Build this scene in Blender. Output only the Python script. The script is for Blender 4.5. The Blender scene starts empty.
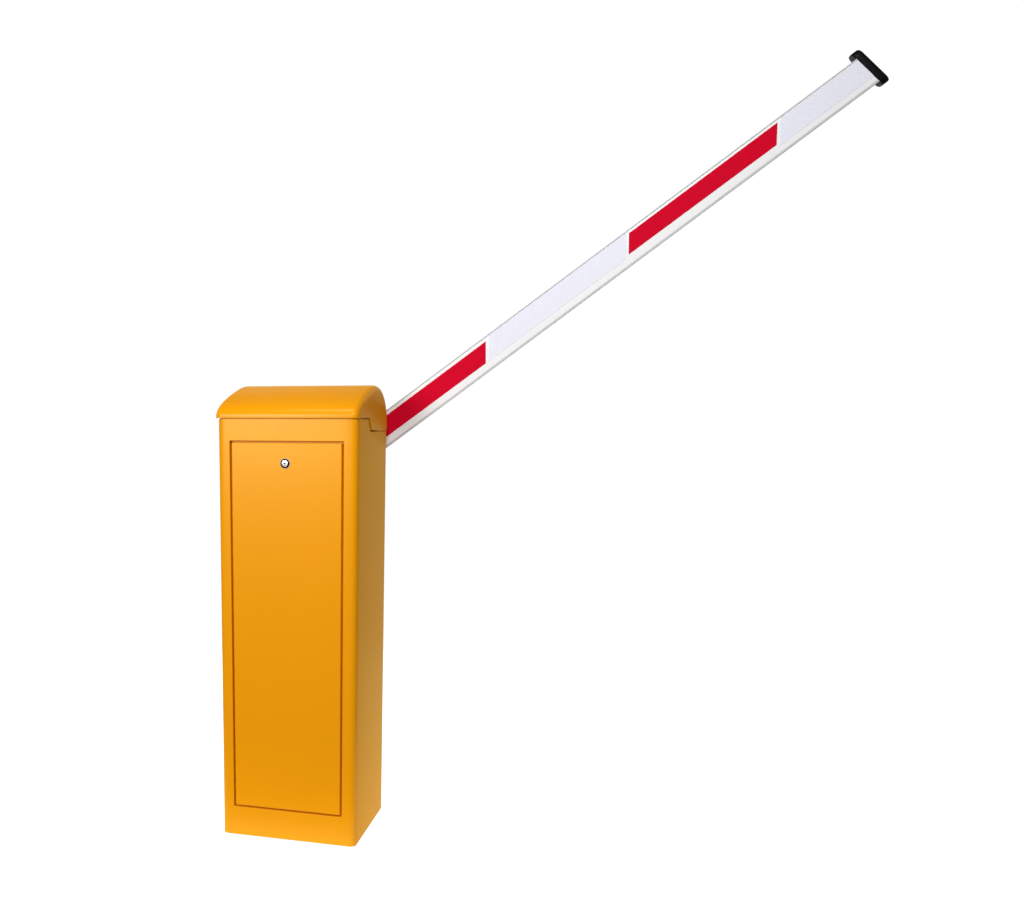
import bpy, bmesh, math
from mathutils import Vector, Matrix

scene = bpy.context.scene
COL = scene.collection
R = math.radians

# ------------------------------------------------------------------ materials
def new_mat(name):
    m = bpy.data.materials.new(name); m.use_nodes = True
    nt = m.node_tree
    b = nt.nodes["Principled BSDF"]
    return m, nt, b

def principled(name, col, rough=.5, metal=0., spec=.5, coat=0., bump=0., bscale=600., vary=0., vscale=8., rvary=0.):
    m, nt, b = new_mat(name)
    b.inputs["Base Color"].default_value = (*col, 1)
    b.inputs["Roughness"].default_value = rough
    b.inputs["Metallic"].default_value = metal
    b.inputs["Specular IOR Level"].default_value = spec
    b.inputs["Coat Weight"].default_value = coat
    b.inputs["Coat Roughness"].default_value = .15
    tc = nt.nodes.new("ShaderNodeTexCoord")
    if bump:
        n = nt.nodes.new("ShaderNodeTexNoise"); n.inputs["Scale"].default_value = bscale
        n.inputs["Detail"].default_value = 2
        bp = nt.nodes.new("ShaderNodeBump"); bp.inputs["Strength"].default_value = bump
        bp.inputs["Distance"].default_value = .0005
        nt.links.new(tc.outputs["Object"], n.inputs["Vector"])
        nt.links.new(n.outputs["Fac"], bp.inputs["Height"])
        nt.links.new(bp.outputs["Normal"], b.inputs["Normal"])
    if vary:
        n = nt.nodes.new("ShaderNodeTexNoise"); n.inputs["Scale"].default_value = vscale
        n.inputs["Detail"].default_value = 5
        mr = nt.nodes.new("ShaderNodeMapRange")
        mr.inputs["From Min"].default_value = .3; mr.inputs["From Max"].default_value = .7
        mr.inputs["To Min"].default_value = 1 - vary; mr.inputs["To Max"].default_value = 1 + vary
        hs = nt.nodes.new("ShaderNodeHueSaturation"); hs.inputs["Color"].default_value = (*col, 1)
        nt.links.new(tc.outputs["Object"], n.inputs["Vector"])
        nt.links.new(n.outputs["Fac"], mr.inputs["Value"])
        nt.links.new(mr.outputs["Result"], hs.inputs["Value"])
        nt.links.new(hs.outputs["Color"], b.inputs["Base Color"])
    if rvary:
        n = nt.nodes.new("ShaderNodeTexNoise"); n.inputs["Scale"].default_value = 14
        mr = nt.nodes.new("ShaderNodeMapRange")
        mr.inputs["To Min"].default_value = rough - rvary; mr.inputs["To Max"].default_value = rough + rvary
        nt.links.new(tc.outputs["Object"], n.inputs["Vector"])
        nt.links.new(n.outputs["Fac"], mr.inputs["Value"])
        nt.links.new(mr.outputs["Result"], b.inputs["Roughness"])
    return m

def paint(name, col, rough, f0, fk, gloss=(.90, .90, .44), vary=.012, bump=.06):
    """coloured satin powder coat: diffuse body under a thin warm gloss with a soft Fresnel rise"""
    m = principled(name, col, rough=rough, spec=0, bump=bump, bscale=900, vary=vary, vscale=6)
    nt = m.node_tree; b = nt.nodes["Principled BSDF"]
    g = nt.nodes.new("ShaderNodeBsdfGlossy"); g.inputs["Roughness"].default_value = rough
    g.inputs["Color"].default_value = (*gloss, 1)
    fr = nt.nodes.new("ShaderNodeFresnel"); fr.inputs["IOR"].default_value = 1.3
    ma = nt.nodes.new("ShaderNodeMath"); ma.operation = "MULTIPLY_ADD"
    ma.inputs[1].default_value = fk; ma.inputs[2].default_value = f0
    mx = nt.nodes.new("ShaderNodeMixShader")
    nt.links.new(fr.outputs["Fac"], ma.inputs[0]); nt.links.new(ma.outputs["Value"], mx.inputs["Fac"])
    nt.links.new(b.outputs["BSDF"], mx.inputs[1]); nt.links.new(g.outputs["BSDF"], mx.inputs[2])
    nrm = b.inputs["Normal"].links[0].from_socket
    nt.links.new(nrm, g.inputs["Normal"])
    nt.links.new(mx.outputs["Shader"], nt.nodes["Material Output"].inputs["Surface"])
    return m

YEL = (.785, .298, .0003)
M_body = paint("yellow_powder_coat", YEL, .28, .027, .24)
M_lid = paint("yellow_lid_coat", YEL, .27, .018, .42, gloss=(1, .85, .5))
M_white = principled("white_boom_paint", (.86, .86, .87), rough=.3, spec=.5, vary=.01)
M_red = principled("red_reflective_tape", (.60, .0005, .020), rough=.5, spec=.04, vary=.05, vscale=120)
M_pale = principled("pale_reflective_tape", (.775, .78, .88), rough=.35, spec=.4, vary=.025, vscale=160)
M_black = principled("black_rubber", (.002, .002, .003), rough=.45, spec=.12, bump=.1, bscale=400, vary=.1, vscale=60)
M_shade_flange = principled("edge_shade_and_flange_grey", (.55, .545, .555), rough=.5, spec=.3, vary=.03, vscale=30)  # grey for the painted shade on the boom edges, and the lock flange
M_chrome = principled("lock_chrome", (.85, .84, .82), rough=.18, metal=1, vary=.02, vscale=90)
M_dark = principled("lock_recess", (.075, .06, .045), rough=.6, vary=.1, vscale=90)
M_steel = principled("pivot_steel", (.30, .29, .27), rough=.35, metal=1, vary=.04, vscale=40)

# faint wiped smudge above the door, a mark in the paint itself
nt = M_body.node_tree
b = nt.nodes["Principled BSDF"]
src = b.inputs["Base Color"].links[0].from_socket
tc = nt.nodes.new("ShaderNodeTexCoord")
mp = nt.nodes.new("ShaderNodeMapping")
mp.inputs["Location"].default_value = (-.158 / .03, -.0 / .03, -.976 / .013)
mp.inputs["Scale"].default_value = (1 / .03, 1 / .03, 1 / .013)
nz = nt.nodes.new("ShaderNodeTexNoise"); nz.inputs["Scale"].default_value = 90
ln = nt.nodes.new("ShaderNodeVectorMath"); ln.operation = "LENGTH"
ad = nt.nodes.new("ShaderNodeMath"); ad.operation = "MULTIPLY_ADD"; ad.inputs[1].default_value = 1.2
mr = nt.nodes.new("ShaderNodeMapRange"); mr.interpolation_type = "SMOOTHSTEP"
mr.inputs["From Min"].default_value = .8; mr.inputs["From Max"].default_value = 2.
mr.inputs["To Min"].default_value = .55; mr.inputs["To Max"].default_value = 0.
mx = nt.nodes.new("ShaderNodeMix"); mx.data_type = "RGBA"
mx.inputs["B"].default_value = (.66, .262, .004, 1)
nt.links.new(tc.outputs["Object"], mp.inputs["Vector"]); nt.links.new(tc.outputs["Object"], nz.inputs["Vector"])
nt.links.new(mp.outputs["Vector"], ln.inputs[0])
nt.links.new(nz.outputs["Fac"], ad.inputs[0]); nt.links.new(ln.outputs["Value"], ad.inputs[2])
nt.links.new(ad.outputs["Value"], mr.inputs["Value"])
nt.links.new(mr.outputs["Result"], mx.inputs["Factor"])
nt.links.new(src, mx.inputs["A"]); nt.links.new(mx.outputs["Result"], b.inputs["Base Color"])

# white translucent floor sheet, made to glow by a lamp added beneath
M_sheet, nt, b = new_mat("white_translucent_sheet")
nt.nodes.remove(b)
tr = nt.nodes.new("ShaderNodeBsdfTranslucent")
n = nt.nodes.new("ShaderNodeTexNoise"); n.inputs["Scale"].default_value = 3
cr = nt.nodes.new("ShaderNodeValToRGB")
cr.color_ramp.elements[0].color = (.95, .95, .95, 1); cr.color_ramp.elements[1].color = (.97, .97, .97, 1)
nt.links.new(n.outputs["Fac"], cr.inputs["Fac"]); nt.links.new(cr.outputs["Color"], tr.inputs["Color"])
nt.links.new(tr.outputs["BSDF"], nt.nodes["Material Output"].inputs["Surface"])

# ------------------------------------------------------------------ helpers
def obj(name, bm, mats, parent=None, bevel=0., seg=2, sharp=35, loc=None):
    bmesh.ops.remove_doubles(bm, verts=bm.verts, dist=1e-6)
    bmesh.ops.recalc_face_normals(bm, faces=bm.faces)
    for f in bm.faces: f.smooth = len(f.verts) < 16
    for e in bm.edges:
        if len(e.link_faces) == 2 and e.calc_face_angle(0) > R(sharp): e.smooth = False
    me = bpy.data.meshes.new(name); bm.to_mesh(me); bm.free()
    for m in (mats if isinstance(mats, (list, tuple)) else [mats]): me.materials.append(m)
    o = bpy.data.objects.new(name, me); COL.objects.link(o)
    if parent: o.parent = parent
    if loc: o.location = loc
    if bevel:
        md = o.modifiers.new("bevel", "BEVEL"); md.width = bevel; md.segments = seg
        md.limit_method = "ANGLE"; md.angle_limit = R(50); md.harden_normals = True
    return o

def ring_faces(bm, a, b, closed=True):
    n = len(a)
    for i in range(n if closed else n - 1):
        j = (i + 1) % n
        bm.faces.new((a[i], a[j], b[j], b[i]))

def box(bm, lo, hi):
    vs = [bm.verts.new((x, y, z)) for x in (lo[0], hi[0]) for y in (lo[1], hi[1]) for z in (lo[2], hi[2])]
    for f in ((0, 1, 3, 2), (4, 6, 7, 5), (0, 4, 5, 1), (2, 3, 7, 6), (0, 2, 6, 4), (1, 5, 7, 3)):
        bm.faces.new([vs[i] for i in f])

def rrect(a0, a1, b0, b1, r, k=8):
    pts = []
    for ca, cb, s in ((a1 - r, b1 - r, 0), (a0 + r, b1 - r, 90), (a0 + r, b0 + r, 180), (a1 - r, b0 + r, 270)):
        for i in range(k + 1):
            t = R(s + 90 * i / k); pts.append((ca + r * math.cos(t), cb + r * math.sin(t)))
    return pts

# ------------------------------------------------------------------ barrier
root = bpy.data.objects.new("boom_barrier", None); COL.objects.link(root)
root.empty_display_size = .2
root["label"] = "yellow parking barrier cabinet with red and white boom half raised"
root["category"] = "boom barrier"

X0, X1, D, CR = -.0045, .3285, .291, .015
HX0, HX1, HZ0, HZ1 = .0255, .2955, .0715, .9478          # door opening
ZB, ZF = .968, .9985                                      # body top behind / in front of the lid joint

def make_cabinet():
    bm = bmesh.new()
    zs = [0, HZ0, HZ1, ZB, ZF]
    k = 6
    arc = lambda cx, cy, s: [(cx + CR * math.cos(R(s + 90 * i / k)), cy + CR * math.sin(R(s + 90 * i / k))) for i in range(k + 1)]
    pl = [(X0 + CR, 0), (HX0, 0), (HX1, 0)] + arc(X1 - CR, CR, -90) + [(X1, .095), (X1, .115)] \
        + arc(X1 - CR, D - CR, 0) + arc(X0 + CR, D - CR, 90) + [(X0, .115), (X0, .095)] + arc(X0 + CR, CR, 180)[:-1]
    V = [[None] * len(pl) for _ in zs]
    for r, z in enumerate(zs):
        for i, (x, y) in enumerate(pl):
            if r == 4 and y > .1: continue
            V[r][i] = bm.verts.new((x, y, z - (.0020 * min(1, y / .015) if r == 4 else 0)))
    n = len(pl)
    for r in range(4):
        for i in range(n):
            j = (i + 1) % n
            if r == 1 and i == 1: continue                # the door opening
            q = [V[r][i], V[r][j], V[r + 1][j], V[r + 1][i]]
            q = [v for v in q if v]
            if len(q) >= 3: bm.faces.new(q)
    # recess behind the door
    a = [V[1][1], V[1][2], V[2][2], V[2][1]]
    bb = [bm.verts.new((v.co.x, .011, v.co.z)) for v in a]
    ring_faces(bm, a, bb); bm.faces.new(bb)
    bm.faces.new(V[0][::-1])
    front = [i for i in range(n) if pl[i][1] <= .1]
    # front top, ordered along the outline from the left notch round the front to the right notch
    il = max(i for i in front if pl[i] == (X0, .095)); ir = min(i for i in front if pl[i] == (X1, .095))
    order = list(range(il, n)) + list(range(0, ir + 1))
    bm.faces.new([V[4][i] for i in order])
    bm.faces.new([V[4][ir], V[4][il], V[3][il - 1], V[3][ir + 1]])
    bm.faces.new([V[3][i] for i in range(ir + 1, il)])
    return obj("cabinet", bm, M_body, root, bevel=.0012, seg=2)

cabinet = make_cabinet()

def make_lid():
    bm = bmesh.new()
    ctrl = [(-.005, .9992), (-.005, 1.005), (-.0038, 1.0100), (.0005, 1.0165), (.010, 1.0245), (.028, 1.0340), (.055, 1.0445),
            (.088, 1.0550), (.12, 1.0632), (.15, 1.0702), (.178, 1.0738), (.203, 1.0736), (.230, 1.0680), (.254, 1.0560),
            (.273, 1.0400), (.2855, 1.0220), (.2915, 1.0030), (.2930, .9880), (.2930, .9686)]
    # Catmull-Rom through the control points
    P = []
    for i in range(len(ctrl) - 1):
        p0 = Vector(ctrl[max(i - 1, 0)]); p1 = Vector(ctrl[i]); p2 = Vector(ctrl[i + 1]); p3 = Vector(ctrl[min(i + 2, len(ctrl) - 1)])
        for s in range(4):
            t = s / 4
            P.append(.5 * (2 * p1 + (p2 - p0) * t + (2 * p0 - 5 * p1 + 4 * p2 - p3) * t * t + (3 * p1 - p0 - 3 * p2 + p3) * t ** 3))
    P.append(Vector(ctrl[-1]))
    low = [(.205, .9686), (.165, .9700), (.125, .9714), (.104, .9992)]
    N = []
    for i in range(len(P)):
        d = P[min(i + 1, len(P) - 1)] - P[max(i - 1, 0)]
        N.append(Vector((d.y, -d.x)).normalized())         # inward
    x0, x1, r = -.009, .3294, .015
    rings = []
    k = 7
    xs = [(x0 + r * (1 - math.sin(R(90 * i / k))), r * (1 - math.cos(R(90 * i / k)))) for i in range(k, -1, -1)]
    xs += [(x1 - r * (1 - math.sin(R(90 * i / k))), r * (1 - math.cos(R(90 * i / k)))) for i in range(k + 1)]
    for x, d in xs:
        ring = []
        for i, p in enumerate(P):
            q = p + (Vector((.145, .955)) - p).normalized() * d
            if i == 0: q = Vector((p.x + d, p.y))
            if i == len(P) - 1: q = Vector((p.x - d, p.y))
            ring.append(bm.verts.new((x, q.x, max(q.y, .9686))))
        for y, z in low: ring.append(bm.verts.new((x, y, z)))
        rings.append(ring)
    for a, b_ in zip(rings, rings[1:]): ring_faces(bm, a, b_)
    bm.faces.new(rings[0]); bm.faces.new(rings[-1])
    box(bm, (X0 + .006, .006, .985), (X1 - .006, .088, 1.004))   # tongue that seats the lid in the cabinet
    return obj("lid", bm, M_lid, root, sharp=40)

make_lid()

def make_door():
    bm = bmesh.new(); box(bm, (.0298, .0004, .0760), (.2910, .0105, .9435))
    d = obj("door", bm, M_body, root, bevel=.0022, seg=3)
    # cam lock: lathe of a thin flange, a dark cup and a raised barrel with a key slot
    bm = bmesh.new()
    prof = [(.0117, .0010, 0), (.0117, -.0004, 2), (.0114, -.0008, 2), (.0109, -.0008, 2), (.0106, .0004, 1), (.0076, .0004, 1),
            (.0074, -.0018, 0), (.0066, -.0026, 0), (0, -.0030, 0)]
    cx, cz, seg = .1584, .898, 40
    prev = None
    for (r, y, mi) in prof:
        if r == 0:
            c = bm.verts.new((cx, y, cz))
            for i in range(seg): bm.faces.new((prev[i], prev[(i + 1) % seg], c))
            break
        ring = [bm.verts.new((cx + r * math.cos(2 * math.pi * i / seg), y, cz + r * math.sin(2 * math.pi * i / seg))) for i in range(seg)]
        if prev:
            for i in range(seg):
                f = bm.faces.new((prev[i], prev[(i + 1) % seg], ring[(i + 1) % seg], ring[i])); f.material_index = mi
        prev = ring
    nf = set(bm.faces)
    box(bm, (cx - .0050, -.0038, cz - .0014), (cx + .0030, -.0022, cz + .0014))
    box(bm, (cx - .0016, -.0037, cz - .0022), (cx + .0010, -.0022, cz + .0022))
    for f in bm.faces:
        if f not in nf: f.material_index = 1
    obj("lock", bm, [M_chrome, M_dark, M_shade_flange], d, sharp=30)
    return d

make_door()

# ------------------------------------------------------------------ boom
P0 = Vector((.3, .315, .95)); DG, AL = R(8), R(36.5)
A = Vector((math.cos(DG), math.sin(DG), 0)); Z = Vector((0, 0, 1))
U = A * math.cos(AL) + Z * math.sin(AL); Vv = -A * math.sin(AL) + Z * math.cos(AL); Nn = Vector((-math.sin(DG), math.cos(DG), 0))
W = lambda u, v, n: P0 + U * u + Vv * v + Nn * n
VB, VT, T, RC, UE, CAPR = -.0265, .042, .034, .005, 1.336, .013

def prism(u0, u1, a0, a1, b0, b1, r, e=0., shear=0.):
    """rounded bar along the boom axis with optional softened ends"""
    bm = bmesh.new(); rings = []
    ends = [(u0, e), (u0 + e * .3, e * .3), (u0 + e, 0), (u1 - e, 0), (u1 - e * .3, e * .3), (u1, e)] if e else [(u0, 0), (u1, 0)]
    for u, d in ends:
        rings.append([bm.verts.new(W(u - shear * (v - .034), v, n)) for v, n in rrect(a0 + d, a1 - d, b0 + d, b1 - d, max(r - d, .0005))])
    for a, b_ in zip(rings, rings[1:]): ring_faces(bm, a, b_)
    bm.faces.new(rings[0]); bm.faces.new(rings[-1])
    return bm

boom_bm = prism(-.30, UE, VB, VT, 0, T, RC)
for q in boom_bm.verts:                                     # free end cut on a slight slant
    if (q.co - P0).dot(U) > 1: q.co -= U * .19 * ((q.co - P0).dot(Vv) - .034)
for q in boom_bm.verts:                                     # lower edge drops a little towards the pivot
    v_ = (q.co - P0).dot(Vv); u_ = (q.co - P0).dot(U)
    if v_ < 0: q.co -= Vv * .0050 * max(0, (1.0 - u_))
boom = obj("boom", boom_bm, M_white, root, sharp=40)
obj("end_cap", prism(UE - .001, UE + .0175, VB - .0115, VT + .0160, -.003, T - .002, CAPR, e=.003, shear=.19), M_black, boom, sharp=60)

# grey strip along the lower edge, its colour standing in for underside shade
shade_strip = prism(-.30, UE + .0110, VB - .0006, VB + .0050, -.0006, T - .003, .0012)
for q in shade_strip.verts:
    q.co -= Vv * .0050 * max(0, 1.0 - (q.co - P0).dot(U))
obj("edge_shade_strip", shade_strip, M_shade_flange, boom, sharp=40)
obj("edge_shade_strip", prism(-.30, UE - .0020, VT - .0024, VT + .0006, -.0009, T - .003, .0007), M_shade_flange, boom, sharp=40)  # thin grey strip painted in as shade on the top edge

SL = .69
def tape(name, ul, ur, vb, vt, mat, sl=SL, sr=SL, th=.0006):
    """flat strip on the boom face; ul, ur are measured at v = 0, ends cut on the slant sl, sr"""
    bm = bmesh.new()
    q = [(ul + sl * vb, vb), (ur + sr * vb, vb), (ur + sr * vt, vt), (ul + sl * vt, vt)]
    a = [bm.verts.new(W(u, v, -th)) for u, v in q]; b_ = [bm.verts.new(W(u, v, .001)) for u, v in q]
    ring_faces(bm, a, b_); bm.faces.new(a[::-1]); bm.faces.new(b_)
    return obj(name, bm, mat, boom)
rb, rt = -.0050, .0345
tape("red_stripe", -.075, .3215, rb - .0055, rt - .0025, M_red)
tape("red_stripe", .7223, 1.1095, rb, rt, M_red)
tape("pale_stripe", .3300, .7150, -.0105, .0385, M_pale)
tape("pale_stripe", 1.1170, 1.343, -.0105, .0385, M_pale, sr=-.19)

# pivot shaft and clamp that carry the boom behind the cabinet
bm = bmesh.new()
c = W(-.16, .008, 0)
for (y0, y1, r) in ((D - .004, c.y + .004, .028), (D - .002, D + .006, .045)):
    ra = [bm.verts.new((c.x + r * math.cos(2 * math.pi * i / 32), y0, c.z + r * math.sin(2 * math.pi * i / 32))) for i in range(32)]
    rb_ = [bm.verts.new((v.co.x, y1, v.co.z)) for v in ra]
    ring_faces(bm, ra, rb_); bm.faces.new(ra); bm.faces.new(rb_)
obj("pivot_shaft", bm, M_steel, root, sharp=40)

# ------------------------------------------------------------------ glowing floor sheet and lamps
bm = bmesh.new(); box(bm, (-.75, -.10, -.006), (1.15, 2.2, -.001))
floor = obj("floor", bm, M_sheet)
# single sheet: keep only the top skin so light passes through one surface
bm = bmesh.new(); bm.from_mesh(floor.data)
bmesh.ops.delete(bm, geom=[f for f in bm.faces if f.normal.z < .5], context="FACES"); bm.to_mesh(floor.data); bm.free()
floor["kind"] = "structure"

def area(name, loc, target, sx, sy, power, col=(1, 1, 1)):
    l = bpy.data.lights.new(name, "AREA"); l.shape = "RECTANGLE"; l.size = sx; l.size_y = sy; l.energy = power; l.color = col
    o = bpy.data.objects.new(name, l); COL.objects.link(o); o.location = loc
    o.rotation_euler = (Vector(target) - Vector(loc)).to_track_quat("-Z", "Y").to_euler()
    return o
rad = lambda L, sx, sy: L * math.pi * sx * sy
area("added_floor_glow", (.20, 1.05, -.03), (.20, 1.05, 1), 2.06, 2.46, rad(1.11, 2.06, 2.46))  # added under the floor to keep it white and free of shadow
area("key_softbox", (-1.0, -3.0, 1.55), (.15, 0, .8), 1.3, 1.3, rad(13.2, 1.3, 1.3), (1, .985, .96))

# ------------------------------------------------------------------ studio surround (world)
area("added_boom_fill", (1.0, -2.6, 2.9), (.72, .38, 1.28), 1.2, 1.2, rad(4.2, 1.2, 1.2)).data.spread = R(96)  # added fill, aimed to brighten the boom
area("added_lid_fill", (.05, -.25, 2.4), (.13, .08, 1.04), .5, .5, rad(.42, .5, .5), (1, .985, .96)).data.spread = R(34)  # added overhead fill, brightens the lid

world = bpy.data.worlds.new("World"); scene.world = world; world.use_nodes = True
nt = world.node_tree; bg = nt.nodes["Background"]
tc = nt.nodes.new("ShaderNodeTexCoord")
def vdot(d):
    n = nt.nodes.new("ShaderNodeVectorMath"); n.operation = "DOT_PRODUCT"; n.inputs[1].default_value = Vector(d).normalized()
    nt.links.new(tc.outputs["Generated"], n.inputs[0]); return n.outputs["Value"]
def ramp(v, a, b_, lo, hi):
    m = nt.nodes.new("ShaderNodeMapRange"); m.interpolation_type = "SMOOTHSTEP"
    for k_, x in (("From Min", a), ("From Max", b_), ("To Min", lo), ("To Max", hi)): m.inputs[k_].default_value = x
    nt.links.new(v, m.inputs["Value"]); return m.outputs["Result"]
wall = ramp(vdot((-.12, 1, .06)), .50, .72, .19, 1.03)      # lit white paper behind the barrier
high = nt.nodes.new("ShaderNodeMath"); high.operation = "MINIMUM"      # the paper stops about 30 degrees up, the studio above it is dim
nt.links.new(wall, high.inputs[0]); nt.links.new(ramp(vdot((0, 0, 1)), .38, .54, 1.03, .30), high.inputs[1])
wall = high.outputs[0]
nt.links.new(wall, bg.inputs["Strength"])
bg.inputs["Color"].default_value = (1, 1, 1, 1)

# ------------------------------------------------------------------ camera
yaw, pit = -.29172, .18393
fw = Vector((math.sin(yaw) * math.cos(pit), math.cos(yaw) * math.cos(pit), -math.sin(pit)))
rt_ = Vector((math.cos(yaw), -math.sin(yaw), 0)); up = rt_.cross(fw)
cam = bpy.data.cameras.new("camera"); co = bpy.data.objects.new("camera", cam); COL.objects.link(co)
co.matrix_world = Matrix(((rt_.x, up.x, -fw.x, .92888), (rt_.y, up.y, -fw.y, -2.39504), (rt_.z, up.z, -fw.z, 1.00799), (0, 0, 0, 1)))
cam.sensor_fit = "HORIZONTAL"; cam.sensor_width = 36; cam.lens = 1103.72 / 1024 * 36
cam.shift_x = (512 - 306.746) / 1024; cam.shift_y = (619.3 - 455) / 1024
cam.clip_end = 200
scene.camera = co

scene.view_settings.view_transform = "Standard"; scene.view_settings.look = "None"
scene.view_settings.exposure = 0; scene.view_settings.gamma = 1
scene.render.film_transparent = False
